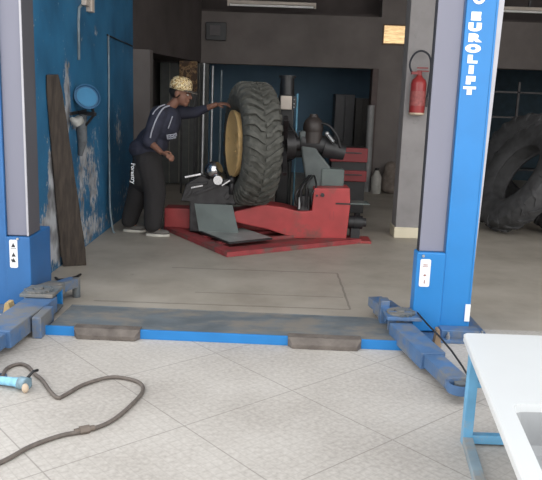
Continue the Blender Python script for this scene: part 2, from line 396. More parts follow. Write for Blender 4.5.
# posts: an open C section each
def post(x0, x1, y0, y1, m, zt=3.1):
    b = MB(); t = .02
    b.box(x0, x1, y0, y0+t, .02, zt); b.box(x0, x1, y1-t, y1, .02, zt)
    outer = x1 if x1 > 0 else x0
    b.box(outer-t/2, outer+t/2, y0, y1, .02, zt)
    b.box(x0, x1, y0, y1, zt, zt+.02)
    return b.build('post', m, lift, bevel=.004)
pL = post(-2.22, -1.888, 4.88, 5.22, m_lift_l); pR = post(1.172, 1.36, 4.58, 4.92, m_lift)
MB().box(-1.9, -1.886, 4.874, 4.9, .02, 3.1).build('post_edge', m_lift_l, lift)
e = MB().prism([(1.36, .25), (1.366, .25), (1.405, 2.2), (1.415, 3.1), (1.36, 3.1)], lambda a, c: (a, 4.585, c), lambda a, c: (a, 4.64, c)).build('post_edge', m_edge, lift)
e['label'] = 'pale grey edge strip of the post'
e = MB().box(1.335, 1.368, 4.572, 4.582, .11, .23).build('tape', m_white, lift); e['label'] = 'strip of white tape low on the post'
# grey panels over the carriages, lower carriages blue
for (x0, x1, y0, y1, zb, m) in ((-1.886, -1.735, 4.9, 5.14, .53, m_greycol), (1.0, 1.165, 4.61, 4.67, .58, m_greycol)):
    MB().box(x0, x1, y0, y1, zb, 3.05).build('inner_panel', m, lift, bevel=.006)
MB().box(-1.742, -1.728, 4.888, 4.9, .53, 3.05).build('panel_lip', m_edge, lift, bevel=.002)
e = MB().box(-1.735, -1.731, 4.91, 5.14, .53, 3.05).build('panel_side_shade', mat('grey sheet in painted shade', (.10, .10, .115), .6, 0, .1, 3, .02), lift); e['label'] = 'side of the left inner panel, its shade painted dark grey'  # thin dark sheet paints the shaded side of the left panel
MB().box(.994, 1.0, 4.62, 4.67, .5, 3.05).build('panel_gap_strip', m_gap, lift)  # near-black strip paints the shaded gap beside the right panel
MB().box(1.162, 1.172, 4.6, 4.8, .1, 3.05).build('panel_gap_strip', mat('blue grey seam', (.05, .1, .2), .6), lift)
cL = MB().box(-1.892, -1.715, 4.87, 5.33, .025, .525, bev=.008).build('carriage', m_lift_l, lift)
cR = MB().box(.98, 1.172, 4.57, 4.69, .03, .578, bev=.008).build('carriage', m_lift, lift)
sticker(cL, -1.862, -1.805, 4.87, .30, .505, True); sticker(cR, 1.005, 1.075, 4.57, .345, .535, False)
for x, y, z, c in ((-1.80, 4.868, .513, cL), (1.02, 4.568, .558, cR)):
    MB().cyl((x, y, z), (x, y-.012, z), .009, n=12).build('screw', m_steel, c)
# foot plates
MB().box(-2.3, -1.6, 4.72, 5.4, 0, .022).build('foot_plate', m_lift_dirty, lift, bevel=.003)
MB().box(.97, 1.5, 4.42, 5.05, 0, .022).build('foot_plate', m_lift_dirty, lift, bevel=.003)
MB().box(1.16, 1.42, 4.47, 4.58, .02, .075).build('foot_block', m_lift_dirty, lift, bevel=.004)
for x, y in ((1.44, 4.5), (1.2, 4.45), (1.44, 4.97), (-1.66, 4.78), (-1.66, 5.34), (-2.24, 4.8)):
    MB().cyl((x, y, .02), (x, y, .05), .014, n=6).cyl((x, y, .05), (x, y, .07), .008, n=8).build('anchor_bolt', m_steel, lift)
# cross plate over the hoses: dusty lid and bright blue front lip
PT = Matrix.Translation((-.25, 4.30, 0)) @ Matrix.Rotation(radians(-1.6), 4, 'Z') @ Matrix.Translation((.25, -4.26, 0))
cp = MB().box(-1.42, .93, 4.26, 4.72, .042, .06, PT).build('cross_plate', m_dusty, lift, bevel=.003)
MB().box(-1.44, .93, 4.245, 4.262, 0, .062, PT).build('cross_plate_lip', m_lift, cp, bevel=.002)
MB().box(-1.42, .93, 4.718, 4.73, 0, .062, PT).build('cross_plate_lip', m_dusty, cp, bevel=.002)
# small drive-over ramps hooked on the plate
def ramp_plate(x0, x1):
    P = [(4.19, .001), (4.19, .03), (4.225, .066), (4.30, .068), (4.30, .063), (4.24, .063), (4.24, .001)]
    k = lambda y: .03 if y < 4.2 else 0
    r = MB().prism(P, lambda y, z: PT @ Vector((x0+k(y), y, z)), lambda y, z: PT @ Vector((x1-k(y), y, z))).build('ramp', m_tread, lift, bevel=.003); r['label'] = 'brown tread plate ramp over the cross plate lip'
ramp_plate(-1.25, -.82); ramp_plate(.13, .60)
# swing arms
def arm(a, b_, w, z0, z1, m, pad=True):
    a = Vector((*a, (z0+z1)/2)); b2 = Vector((*b_, (z0+z1)/2)); d = (b2-a).normalized(); sd = Vector((d.y, -d.x, 0))
    A = MB().bar(a, a+(b2-a)*.62, w, z1-z0).build('swing_arm', m, lift, bevel=.006)
    MB().bar(a+(b2-a)*.55, b2, w*.76, (z1-z0)*.76).build('arm_extension', m_lift_dirty, A, bevel=.004)
    if pad:
        t = b2+d*.02
        MB().lathe([(.035, -.03), (.07, -.03), (.078, .0), (.078, .02), (.06, .02), (.055, .0), (.035, .0)], Matrix.Translation((t.x, t.y, (z0+z1)/2+.0)), 28, closed=True).build('pad_ring', m_lift_dirty, A, smooth='auto')
        MB().cyl((t.x, t.y, z0-.0), (t.x, t.y, z1-.03), (.03), n=20).build('lift_pad', m_dusty, A, smooth='auto')
    return A
arm((.87, 4.42), (1.03, 3.53), .15, .035, .135, m_lift_dirty)
arm((.87, 4.62), (.78, 4.98), .14, .07, .16, m_lift_dirty, False)
arm((-1.58, 4.72), (-1.66, 3.5), .20, .035, .145, m_lift_dirty)
arm((-1.70, 4.80), (-1.50, 5.22), .13, .07, .16, m_dusty, False)
e = MB().box(-1.555, -1.515, 4.93, 4.96, 0.0, .15).build('arm_stop', m_lift, lift, bevel=.004)
MB().cyl((-1.485, 5.2, 0), (-1.485, 5.2, .15), .03, n=16).build('lift_pad', m_dusty, lift, smooth='auto')
# arm yokes
for sx, pts in ((1, (.88, 4.52)), (-1, (-1.62, 4.76))):
    y = MB(); x, yy = pts
    y.box(x-.1, x+.13, yy-.12, yy+.12, .15, .175); y.box(x-.1, x+.13, yy-.12, yy+.12, .022, .04)
    Y = y.build('arm_yoke', m_lift_dirty if sx > 0 else m_dusty, lift, bevel=.005)
    MB().cyl((x, yy-.02, .02), (x, yy-.02, .2), .032, n=20).build('pivot_pin', m_dusty, Y, smooth='auto')
    g = MB()
    for k in range(10):
        a = radians(180+k*20); g.box(-.006, .006, .085, .1, .176, .19, Matrix.Translation((x, yy-.02, 0)) @ Matrix.Rotation(a, 4, 'Z'))
    g.lathe([(.04, .176), (.088, .176), (.088, .188), (.04, .188)], Matrix.Translation((x, yy-.02, 0)), 28, closed=True)
    g.build('gear_segment', m_dusty, Y)
MB().box(-1.50, -1.44, 4.24, 4.50, .0, .14).build('arm_bracket', m_lift_dirty, lift, bevel=.005)
MB().box(.80, .95, 4.48, 4.50, .02, .19).build('arm_bracket', m_lift_dirty, lift, bevel=.005)
MB().box(.77, .83, 4.62, 4.72, .02, .22).build('arm_bracket', m_lift_dirty, lift, bevel=.005)
# black hydraulic line lying on the right arm
MB().tube([(.99, 4.47, .19), (1.02, 4.3, .17), (1.05, 4.1, .16), (1.08, 3.9, .14), (1.11, 3.75, .10), (1.13, 3.62, .06)], .006).build('hydraulic_line', m_black, lift, smooth=True)
# lettering on the right post, upright letters stacked
zz = [2.125-.062*i for i in range(8)]
for i, chh in enumerate('EUROLIFT'):
    z = 2.098-i*.0652
    lettering('letter', chh, .066, Matrix.Translation((1.232, 4.578, z)) @ FRONT @ Matrix.Diagonal((1.6, .9, 1, 1)), m_letter, pR, .0015, 0, 1, .0065)
MB().lathe([(.022, -.002), (.040, -.002), (.040, .002), (.022, .002)], Matrix.Translation((1.242, 4.577, 2.212)) @ Matrix.Rotation(pi/2, 4, 'X'), 24, closed=True).build('emblem', m_letter, pR)
# wedges at the posts
def wedge(x, y, w, l, h, m, label, rot=0):
    b = MB(); T = Matrix.Translation((x, y, 0)) @ Matrix.Rotation(rot, 4, 'Z')
    b.prism([(-w/2, .001), (w/2, .001), (w*.15, h), (-w*.2, h)], lambda a, c: T @ Vector((a, -l/2, c)), lambda a, c: T @ Vector((a, l/2, c)))
    tag(b.build('wooden_wedge', m, bevel=.003), label, 'wedge', 'wooden wedges by the lift posts')
wedge(-1.775, 4.60, .08, .09, .13, m_wedge, 'pale yellow wooden wedge beside the left lift post')
wedge(1.105, 4.36, .05, .06, .125, m_wedge2, 'brown soiled wooden wedge at the foot of the lettered right post')

# ------------------------------------------------------------------ white tub on stand
tub = thing('wash_tub', (1.25, 2.4, .34), 'white enamel sink tub with flat draining shelf on a light blue stand', 'tub')
zr = .52
def quad_loft(b, loops, cap0=True, cap1=True):
    R = [[b.bm.verts.new(p) for p in L] for L in loops]; k = len(R[0])
    for A, B in zip(R, R[1:]):
        for i in range(k): b.bm.faces.new((A[i], A[(i+1) % k], B[(i+1) % k], B[i]))
    if cap0: b.bm.faces.new(R[0][::-1])
    if cap1: b.bm.faces.new(R[-1])
def rr(P, rad, z, n=5):
    out = []; k = len(P)
    for i in range(k):
        p = Vector(P[i]); a = (Vector(P[i-1])-p).normalized(); c = (Vector(P[(i+1) % k])-p).normalized()
        for j in range(n):
            t = j/(n-1); q0 = p+a*rad; q1 = p+c*rad
            q = q0*(1-t)**2+p*2*t*(1-t)+q1*t*t
            out.append((q.x, q.y, z))
    return out
def inset(P, d):
    c = Vector((sum(p[0] for p in P)/len(P), sum(p[1] for p in P)/len(P)))
    return [tuple(Vector(p)+Vector(((d if p[0] < c.x else -d), (d if p[1] < c.y else -d)))) for p in P]
OUT = [(.70, 1.55), (1.62, 1.55), (1.62, 3.10), (.905, 3.10)]
IN = [(.775, 1.63), (1.55, 1.63), (1.55, 2.33), (.875, 2.33)]
b = MB()
quad_loft(b, [rr(inset(OUT, .17), .05, .325), rr(inset(OUT, .1), .04, .36), rr(inset(OUT, .035), .03, .46), rr(inset(OUT, .012), .02, .485), rr(inset(OUT, .0), .02, .488),
              rr(inset(OUT, .0), .02, zr-.006), rr(inset(OUT, .006), .02, zr), rr(IN, .05, zr), rr(inset(IN, .004), .05, zr-.03)], cap1=False)
MBt = b.build('tub_body', m_tub, tub)
b = MB()
quad_loft(b, [rr(inset(IN, .004), .05, zr-.03), rr(inset(IN, .02), .05, .37), rr(inset(IN, .05), .05, .345)], cap0=False)
q = b.build('basin', mat('stained enamel in painted shade', (.36, .37, .38), .45, 0, .12, 5, 0, dirt=(.25, .25, .25), dirt_at=.6), tub); q['label'] = 'stained inside of the basin, its shade painted grey'  # grey puts the shade inside the white basin into its colour
MB().lathe([(.0, .346), (.035, .346), (.04, .349)], Matrix.Translation((1.2, 1.98, .001)), 24).build('drain', m_black, tub, smooth=True)
st = thing('tub_stand', (1.2, 2.5, 0), 'light blue square-tube steel stand under the white tub', 'stand')
LG = [(.945, 3.03), (.80, 1.85), (1.5, 3.03), (1.5, 1.85)]
for i, (x, y) in enumerate(LG):
    MB().box(x-.022, x+.022, y-.022, y+.022, .0, .49 if y > 2.5 else .40).build('leg', m_stand, st, bevel=.003)
MB().bar((.945, 3.01, .022), (.80, 1.87, .022), .045, .042).build('floor_rail', m_standd, st, bevel=.003)
MB().bar((1.5, 3.01, .022), (1.5, 1.87, .022), .045, .042).build('floor_rail', m_standd, st, bevel=.003)
MB().bar((.965, 3.03, .03), (1.48, 3.03, .03), .04, .042).build('cross_rail', m_stand, st, bevel=.003)
MB().bar((.965, 3.03, .30), (1.48, 3.03, .30), .035, .03).build('cross_rail', m_stand, st, bevel=.003)

# ------------------------------------------------------------------ air hose and tool on the forecourt
def spline(P, n=8):
    P = [Vector(p) for p in P]; out = []
    for i in range(len(P)-1):
        p0 = P[max(i-1, 0)]; p1 = P[i]; p2 = P[i+1]; p3 = P[min(i+2, len(P)-1)]
        for j in range(n):
            t = j/n; out.append(.5*((2*p1)+(-p0+p2)*t+(2*p0-5*p1+4*p2-p3)*t*t+(-p0+3*p1-3*p2+p3)*t**3))
    out.append(P[-1]); return out
hp = [(-1.30, 2.45), (-1.107, 2.695), (-1.03, 2.838), (-.931, 2.947), (-.832, 3.003), (-.739, 3.102), (-.675, 3.30), (-.652, 3.483), (-.711, 3.598), (-.853, 3.641), (-.974, 3.534),
      (-1.035, 3.395), (-1.065, 3.352), (-1.129, 3.429), (-1.21, 3.56), (-1.281, 3.645), (-1.36, 3.755), (-1.424, 3.78), (-1.462, 3.70), (-1.43, 3.56), (-1.42, 3.50)]
hose = thing('air_hose', (-1.0, 3.2, 0), 'grey brown air hose looped on the pale tiles with a coupler', 'hose')
MB().tube(spline([(x, y, .011) for x, y in hp], 8), .0105, 8).build('hose_tube', m_hose, hose, smooth=True)
MB().cyl((-.855, 2.996, .014), (-.815, 3.018, .014), .022, n=8).cyl((-.875, 2.984, .014), (-.795, 3.031, .014), .014, n=12).build('coupler', mat('brown coupler', (.16, .13, .11), .5, .3), hose, smooth='auto')
tl = thing('air_tool', (-1.33, 3.5, 0), 'small pale blue air tool with cream knob lying by the hose end', 'air tool')
MB().cyl((-1.42, 3.50, .03), (-1.30, 3.47, .035), .022, .026, n=16).build('handle', m_toolblue, tl, smooth='auto')
MB().cyl((-1.30, 3.47, .035), (-1.255, 3.45, .036), .034, n=16).box(-1.33, -1.25, 3.47, 3.51, .0, .05).build('housing', mat('weathered blue grey casting', (.2, .3, .36), .5, .2, .3, 30), tl, smooth='auto', bevel=.003)
MB().ell((-1.255, 3.42, .026), (.018, .018, .026)).build('knob', m_tan, tl, smooth=True)
MB().tube([(-1.27, 3.49, .05), (-1.25, 3.53, .075), (-1.235, 3.56, .07)], .008).build('trigger', m_black, tl, smooth=True)
b = MB().lathe([(.028, .002), (.04, .002), (.04, .014), (.028, .014)], Matrix.Translation((-1.46, 3.60, 0)), 24, closed=True)
tag(b.build('metal_ring', mat('blue grey ring', (.1, .14, .2), .4, .5), smooth='auto'), 'small blue grey metal ring on the tiles at the left edge', 'ring')

# ------------------------------------------------------------------ left wall things
# plank
b = MB(); T = .035
base = [Vector((-1.875, 6.13, 0)), Vector((-1.665, 6.22, 0))]; top = [Vector((-1.895, 5.86, 1.68)), Vector((-1.80, 5.98, 1.69))]
nL = 12; loops = []
for i in range(nL+1):
    t = i/nL; l0 = base[0].lerp(top[0], t); r0 = base[1].lerp(top[1], t)
    d = (r0-l0).normalized(); nn = Vector((d.y, -d.x, 0)).normalized()*-1
    rd = .0
    if t > .97: rd = .02
    if t < .04: rd = .012
    l1 = l0+d*rd; r1 = r0-d*rd+Vector((random.uniform(-.004, .004), 0, 0))
    loops.append([l1+nn*0, r1+nn*0, r1+nn*T, l1+nn*T])
quad_loft(b, loops)
sh = max(0, max(-1.897-v.co.x for v in b.bm.verts))
for v in b.bm.verts: v.co.x = max(v.co.x, -1.898)
tag(b.build('wooden_plank', m_wood, bevel=.006), 'tall dark weathered wooden plank leaning on the peeling blue wall', 'plank')
# round blue basin on a bracket
bs = thing('wall_basin', (-1.9, 6.75, 1.3), 'round light blue plastic basin in a bracket on the peeling blue wall', 'basin')
R = Matrix.Translation((-1.79, 6.74, 1.50)) @ Matrix.Rotation(radians(62), 4, 'X') @ Matrix.Rotation(radians(28), 4, 'Y')
MB().lathe([(.0, 0), (.105, 0), (.118, .008), (.125, .03), (.118, .03), (.11, .012), (.0, .008)], R, 36).build('bowl', m_bucketin, bs, smooth='auto')
MB().lathe([(.0, .011), (.095, .014), (.095, .018), (.0, .018)], R, 36).build('disc', m_bucket, bs, smooth='auto')
MB().bar((-1.895, 6.80, 1.36), (-1.70, 6.72, 1.35), .03, .03).bar((-1.895, 7.10, 1.37), (-1.895, 6.55, 1.35), .02, .03).bar((-1.89, 6.80, 1.15), (-1.72, 6.73, 1.34), .02, .02).build('bracket', m_dark, bs, bevel=.003)
MB().tube([(-1.86, 6.82, 1.46), (-1.8, 7.02, 1.52), (-1.84, 7.12, 1.44), (-1.8, 7.02, 1.36), (-1.84, 6.90, 1.34), (-1.8, 7.10, 1.33), (-1.86, 7.22, 1.38)], .013).build('cable_coil', m_dark, bs, smooth=True)
MB().tube([(-1.84, 6.80, 1.35), (-1.85, 6.77, 1.2), (-1.86, 6.82, 1.08), (-1.87, 6.78, .95)], [.035, .05, .045, .02], 10).build('drain_pipe', m_rag, bs, smooth=True)
b = MB().tube([(-1.87, 6.50, 1.31), (-1.84, 6.55, 1.27), (-1.83, 6.6, 1.29), (-1.86, 6.66, 1.26)], [.02, .045, .05, .02], 8)
tag(b.build('rag', mat('pale rag', (.4, .4, .38), .9, 0, .3, 14, .3), smooth=True), 'pale crumpled rag on the blue wall left of the round basin', 'rag')
# conduits and cables
b = MB().tube([(-1.888, 6.98, 2.36), (-1.888, 6.90, 2.33), (-1.888, 6.87, 2.2), (-1.888, 6.86, 1.85)], .014)
tag(b.build('wall_conduit', m_conduit, smooth=True), 'short grey conduit running down the blue wall from the cream socket', 'conduit')
sk = thing('wall_socket', (-1.9, 7.15, 2.3), 'cream plastic junction socket high on the blue wall', 'socket')
MB().box(-1.9, -1.85, 7.02, 7.17, 2.37, 2.5, bev=.006).build('socket_body', m_pvc, sk); MB().box(-1.9, -1.84, 7.19, 7.30, 2.33, 2.5, bev=.006).build('plug', m_pvc, sk)
b = MB().tube([(-1.885, 8.06, 2.18), (-1.885, 8.06, 1.7), (-1.885, 8.03, 1.2), (-1.88, 8.02, .8), (-1.86, 7.93, .5), (-1.84, 7.86, .25), (-1.80, 7.80, .02), (-1.77, 7.74, .012)], .011)
tag(b.build('wall_cable', m_conduit, smooth=True), 'long pale cable hanging down the blue wall to the floor', 'cable')
b = MB().tube([(-1.888, 8.02, 2.18), (-1.888, 8.6, 2.17), (-1.888, 9.45, 2.16)], .009)
tag(b.build('wall_cable', m_dark, smooth=True), 'thin dark cable running level along the top of the blue wall', 'cable')
# bent dark tube on the floor near the plank
b = MB().tube([(-1.80, 5.70, .012), (-1.76, 5.64, .012), (-1.69, 5.66, .012), (-1.64, 5.76, .012), (-1.63, 5.84, .012)], .011)
tag(b.build('thin_strip', m_dark, smooth=True), 'bent dark thin strip on the floor in front of the plank', 'thin strip')

# ------------------------------------------------------------------ tyre changer
mc = thing('tyre_changer', (0, 7.8, 0), 'red heavy truck tyre changer with floor frame, clamp arm and tool carriage', 'tyre changer')
# floor frame, turned 34 degrees
O = Vector((-.43, 6.74, 0)); e1 = Vector((-.555, .88, 0)); e2 = Vector((.84, .545, 0))
def fr(u0, u1, v0, v1, z0, z1, b):
    P = [O+e1*u0+e2*v0, O+e1*u0+e2*v1, O+e1*u1+e2*v1, O+e1*u1+e2*v0]
    quad_loft(b, [[(p.x, p.y, z0) for p in P], [(p.x, p.y, z1) for p in P]])
b = MB(); fr(0, .20, 0, 1.72, .0, .05, b); fr(.20, 1.5, 0, .15, 0, .05, b); fr(.14, 1.5, 1.58, 1.72, 0, .05, b); fr(1.38, 1.5, .13, 1.58, 0, .05, b)
MB1 = b.build('floor_frame', m_redframe, mc, bevel=.004)
b = MB(); fr(.2, 1.38, .15, 1.58, 0, .03, b); b.build('floor_pan', mat('oily red brown pan', (.17, .06, .055), .5, .2, .3, 6, .1), mc)
b = MB()
fr(.4, .46, .13, 1.3, .03, .062, b); fr(.72, .78, .13, 1.3, .03, .062, b); b.build('slide_rail', m_redframe, mc, bevel=.003)
# long red beam behind
MB().box(-1.25, .35, 8.02, 8.3, .03, .27).build('beam', m_red, mc, bevel=.012)
# main housing profile
prof = [(-.47, .20), (-.47, .29), (-.1, .40), (.12, .375), (.30, .335), (.44, .345), (.455, .60), (.85, .615), (.865, .42), (.84, .03), (.27, .03), (-.05, .12)]
hs = MB().prism(prof, lambda x, z: (x, 7.68, z), lambda x, z: (x, 8.02, z)).build('main_housing', m_red, mc, bevel=.012)
MB().box(.70, .862, 7.672, 7.70, .43, .447).build('slot', m_black, hs)
MB().box(.855, 1.08, 7.70, 7.95, .43, .445).build('side_shelf', m_greyplate, mc, bevel=.003)
for xa, za in ((.64, .25), (.68, .25)): MB().box(xa, xa+.006, 7.676, 7.69, za, za+.1).build('weld_mark', m_redframe, hs)
MB().cyl((.55, 7.68, .53), (.55, 7.655, .53), .022, n=16).build('fitting', m_dark, hs, smooth='auto'); MB().cyl((.49, 7.68, .52), (.49, 7.66, .52), .012, n=12).build('fitting', m_dark, hs, smooth='auto')
MB().cyl((.86, 7.78, .22), (1.02, 7.78, .22), .075, n=24).cyl((.93, 7.78, .22), (.97, 7.78, .22), .085, n=24).box(.89, .99, 7.7, 7.86, .03, .16).build('motor', m_black, mc, smooth='auto')
MB().cyl((1.02, 7.78, .22), (1.06, 7.78, .22), .05, n=20).build('pulley', m_dark, mc, smooth='auto')
MB().box(.84, 1.12, 7.66, 7.95, 0, .03).build('foot', m_red, mc, bevel=.004)
# hydraulic block and hoses between beam and housing
hb = MB().box(.28, .42, 7.74, 7.9, .33, .50, bev=.01).cyl((.31, 7.75, .36), (.31, 7.75, .56), .02).cyl((.38, 7.75, .36), (.38, 7.75, .58), .022).build('valve_block', m_dark, mc)
for k, (x, zz) in enumerate(((.27, .5), (.33, .56), (.39, .60), (.45, .52))):
    MB().tube(spline([(x, 7.72, .40), (x-.02, 7.68, zz), (x+.03, 7.72, zz+.1), (.40+.02*k, 7.85, .72)], 5), .011, 6).build('hydraulic_hose', m_black, hb, smooth=True)
MB().cyl((.30, 7.72, .36), (.30, 7.72, .49), .014).build('plunger', m_steel, hb, smooth='auto')
# pivoting arm (grey-green casting) with motor and gear housing
ar = MB().prism([(.44, .33), (.66, .56), (.64, .82), (.50, .98), (.36, 1.22), (.27, 1.20), (.31, .95), (.38, .6)], lambda x, z: (x, 7.90, z), lambda x, z: (x, 8.1, z)).build('clamp_arm', m_greengrey, mc, bevel=.02)
MB().box(.54, .80, 7.88, 8.1, .60, .80, bev=.015).build('arm_knuckle', m_greyplate, ar)
b = MB().cyl((.30, 8.0, 1.10), (.74, 8.0, 1.02), .115, .10, n=28).cyl((.56, 7.99, 1.03), (.80, 7.99, .98), .12, .085, n=24)
b.build('gear_housing', m_black, ar, smooth='auto')
b = MB().ell((.43, 7.96, 1.25), (.115, .115, .13)).cyl((.43, 7.96, 1.08), (.43, 7.96, 1.26), .105, n=28).cyl((.43, 7.96, 1.34), (.43, 7.96, 1.40), .06, .04, n=20)
b.build('drive_motor', mat('dark brown motor casing', (.035, .028, .026), .5, .1), ar, smooth='auto')
MB().cyl((.60, 7.9, 1.17), (.66, 7.86, 1.10), .022, n=14).ell((.585, 7.905, 1.19), .026).build('grease_cap', m_steel, ar, smooth='auto')
MB().tube(spline([(.50, 7.92, 1.3), (.60, 7.88, 1.28), (.70, 7.88, 1.16), (.74, 7.9, 1.04)], 6), .014).build('motor_hose', m_black, ar, smooth=True)
MB().cyl((-.1, 7.86, 1.04), (.36, 8.0, 1.07), .075, n=24).cyl((.10, 7.9, 1.05), (.2, 7.93, 1.055), .16, n=28).build('spindle', m_dark, ar, smooth='auto')
# rim clamp behind the wheel
b = MB()
c0 = Vector((.12, 7.90, 1.05))
for k in range(4):
    a = radians(45+90*k); b.bar(c0, c0+Vector((0, cos(a)*.42, sin(a)*.42)), .05, .06)
b.build('chuck_jaw', m_dark, ar, bevel=.004)
# grey folded sheet in front of the wheel
pl = MB()
quad_loft(pl, [[(-.86, 7.66, .385), (-.44, 7.66, .385), (-.44, 7.68, .385), (-.86, 7.68, .385)], [(-.80, 7.60, .09), (-.36, 7.58, .09), (-.36, 7.60, .085), (-.80, 7.62, .085)]])
pl.build('splash_plate', m_greyplate, mc)
pl = MB(); P = [(-.765, 7.60), (-.43, 7.06), (.01, 7.38), (-.33, 7.9)]
quad_loft(pl, [[(x, y, .075) for x, y in P], [(x, y, .09) for x, y in P]])
pl.build('slide_plate', mat('lightened steel plate', (.30, .32, .31), .5, 0, .2, 6, .05), mc, bevel=.003)  # plate colour raised to stand in for the light it lacks
pl = MB(); pl.bar((-.43, 7.05, .08), (.01, 7.37, .08), .02, .022); pl.bar((-.775, 7.6, .08), (-.43, 7.05, .08), .02, .022); pl.build('slide_plate_edge', m_dark, mc, bevel=.003)
# tool carriage
tc = MB().prism([(-1.02, .40), (-.96, .60), (-.80, .70), (-.62, .66), (-.42, .55), (-.40, .38)], lambda x, z: (x, 7.70, z), lambda x, z: (x, 7.86, z)).box(-.92, -.5, 7.7, 7.9, .06, .42).build('tool_carriage', m_dark, mc, bevel=.012)
MB().bar((-.97, 7.66, .675), (-.79, 7.66, .715), .014, .022).build('lever', m_chrome, tc, bevel=.003)
MB().tube([(-.79, 7.66, .715), (-.7, 7.7, .66)], .012).build('lever_shaft', m_dark, tc, smooth=True)
b = MB().ell((-.655, 7.68, .765), (.10, .10, .095), n=24); b.build('tool_roller', m_chrome, tc, smooth=True)
MB().lathe([(.0, -.03), (.05, -.03), (.06, 0), (.05, .03), (0, .03)], Matrix.Translation((-.60, 7.62, .66)) @ Matrix.Rotation(pi/2, 4, 'X') , 24).build('tool_roller', m_chrome, tc, smooth='auto')
for (a, c, w) in (((-.95, 7.68, .58), (-.72, 7.67, .62), .03), ((-.88, 7.68, .48), (-.6, 7.67, .60), .03), ((-.62, 7.66, .62), (-.46, 7.68, .66), .035), ((-.52, 7.7, .45), (-.4, 7.7, .62), .05), ((-.95, 7.69, .45), (-.85, 7.69, .62), .035)):
    MB().bar(a, c, w, w).build('linkage', m_dark, tc, bevel=.004)
MB().bar((-.9, 7.665, .56), (-.77, 7.665, .59), .01, .016).build('scraper', m_chrome, tc); MB().bar((-.56, 7.63, .60), (-.47, 7.64, .66), .01, .014).build('scraper', m_chrome, tc)
MB().ell((-.45, 7.68, .66), .05, n=14).cyl((-.45, 7.68, .5), (-.45, 7.68, .66), .035).build('hook_post', m_dark, tc, smooth=True)

# the big tyre in the clamp
def make_tyre(R, Rin, W, lug_n, lug_h, sq=.55):
    """profile around local z axis, half width W"""
    prof = []
    pr = [(Rin, -.62*W), (Rin+.02, -.80*W), (Rin+(R-Rin)*.35, -1.0*W), (Rin+(R-Rin)*.7, -1.0*W), (R-.055, -.92*W), (R-.015, -.80*W), (R, -.4*W), (R+.004, 0)]
    prof = pr+[(r, -h) for r, h in pr[-2::-1]]+[(Rin+.02, .5*W), (Rin+.02, -.5*W)]
    b = MB(); b.lathe(prof, None, 72, closed=True)
    N = lug_n
    for k in range(N):
        for sgn in (-1, 1):
            a0 = 2*pi*(k+(.5 if sgn > 0 else 0))/N
            st_ = [(0.02, 0.0), (.25, .035), (.45, .10), (.62, .13), (.80, .14), (.98, .17), (1.03, .175)]
            sec = []
            for (w, da) in st_:
                x = w*W*sgn; rr_ = R+.002 if w < .7 else (R-.012 if w < .9 else R-.05 if w < 1 else R-.10)
                top = rr_+(lug_h if w < .9 else lug_h*.9 if w < 1 else lug_h*.35); hw = (.020 if w < .5 else .027)/R
                wob = .012*sin(k*2.1+w*9)
                sec.append([b.bm.verts.new((r_*cos(a_), r_*sin(a_), x)) for r_, a_ in ((rr_-.03, a0+da+wob-hw*1.2), (top, a0+da+wob-hw), (top, a0+da+wob+hw), (rr_-.03, a0+da+wob+hw*1.2))])
            for A, B in zip(sec, sec[1:]):
                for i in range(4): b.bm.faces.new((A[i], A[(i+1) % 4], B[(i+1) % 4], B[i]))
            b.bm.faces.new(sec[0][::-1]); b.bm.faces.new(sec[-1])
    return b
phi = radians(15)
axis = Vector((-cos(phi), -sin(phi), 0.0))
ctr = Vector((-.255, 7.80, 1.05))
Rw = axis.to_track_quat('Z', 'Y').to_matrix().to_4x4(); Rw.translation = ctr
wh = thing('tractor_wheel', (ctr.x, ctr.y, .37), 'big black deep-lugged tractor tyre with yellow rim clamped on the tyre changer', 'wheel')
b = make_tyre(.642, .36, .20, 34, .034); bmesh.ops.transform(b.bm, matrix=Rw, verts=b.bm.verts)
b.build('tyre', m_rubber, wh, smooth='auto')
b = MB().lathe([(.0, .13), (.07, .13), (.075, .15), (.2, .165), (.30, .19), (.335, .215), (.35, .225), (.365, .222), (.365, .19), (.34, .15), (.3, .12), (.0, .10)], Rw, 64)
rim = b.build('rim', m_yellow, wh, smooth='auto'); rim['label'] = 'tan yellow rim disc'
b = MB()
for k in range(8):
    a = 2*pi*k/8; p = Rw @ Vector((.13*cos(a), .13*sin(a), .15)); q = Rw @ Vector((.13*cos(a), .13*sin(a), .165)); MB().cyl(p, q, .012, n=6).build('wheel_nut', m_yellow, rim)

# ------------------------------------------------------------------ people
def limb(b, pts, rads, n=14):
    for (p, r), (q, s) in zip(zip(pts, rads), zip(pts[1:], rads[1:])):
        b.cyl(p, q, r, s, n=n)
    for p, r in zip(pts, rads): b.ell(p, r, n=12)
man = thing('person', (-1.40, 7.75, 0), 'person in patterned cap, navy striped jacket and baggy black trousers steadying the big tyre', 'person')
hipc = Vector((-1.40, 7.78, .90)); neck = Vector((-1.155, 7.78, 1.415)); head = Vector((-1.035, 7.77, 1.575))
shR = Vector((-1.25, 7.60, 1.345)); elR = Vector((-1.345, 7.55, 1.06)); wrR = Vector((-1.20, 7.46, .955)); 
shL = Vector((-1.13, 7.96, 1.36)); elL = Vector((-.90, 7.99, 1.37)); wrL = Vector((-.665, 7.93, 1.465))
knF = Vector((-1.30, 7.70, .48)); anF = Vector((-1.33, 7.70, .10)); knB = Vector((-1.50, 7.88, .48)); anB = Vector((-1.63, 7.90, .10))
b = MB()
chest = Vector((-1.22, 7.78, 1.24)); waist = Vector((-1.34, 7.78, 1.02))
b.ell(chest, (.135, .17, .17), Euler((0, radians(25), 0))); b.ell(waist, (.115, .145, .15), Euler((0, radians(25), 0))); b.ell(hipc, (.12, .155, .12))
limb(b, [chest+Vector((.04, 0, .08)), neck, head+Vector((-.03, 0, -.06))], [.07, .055, .05])
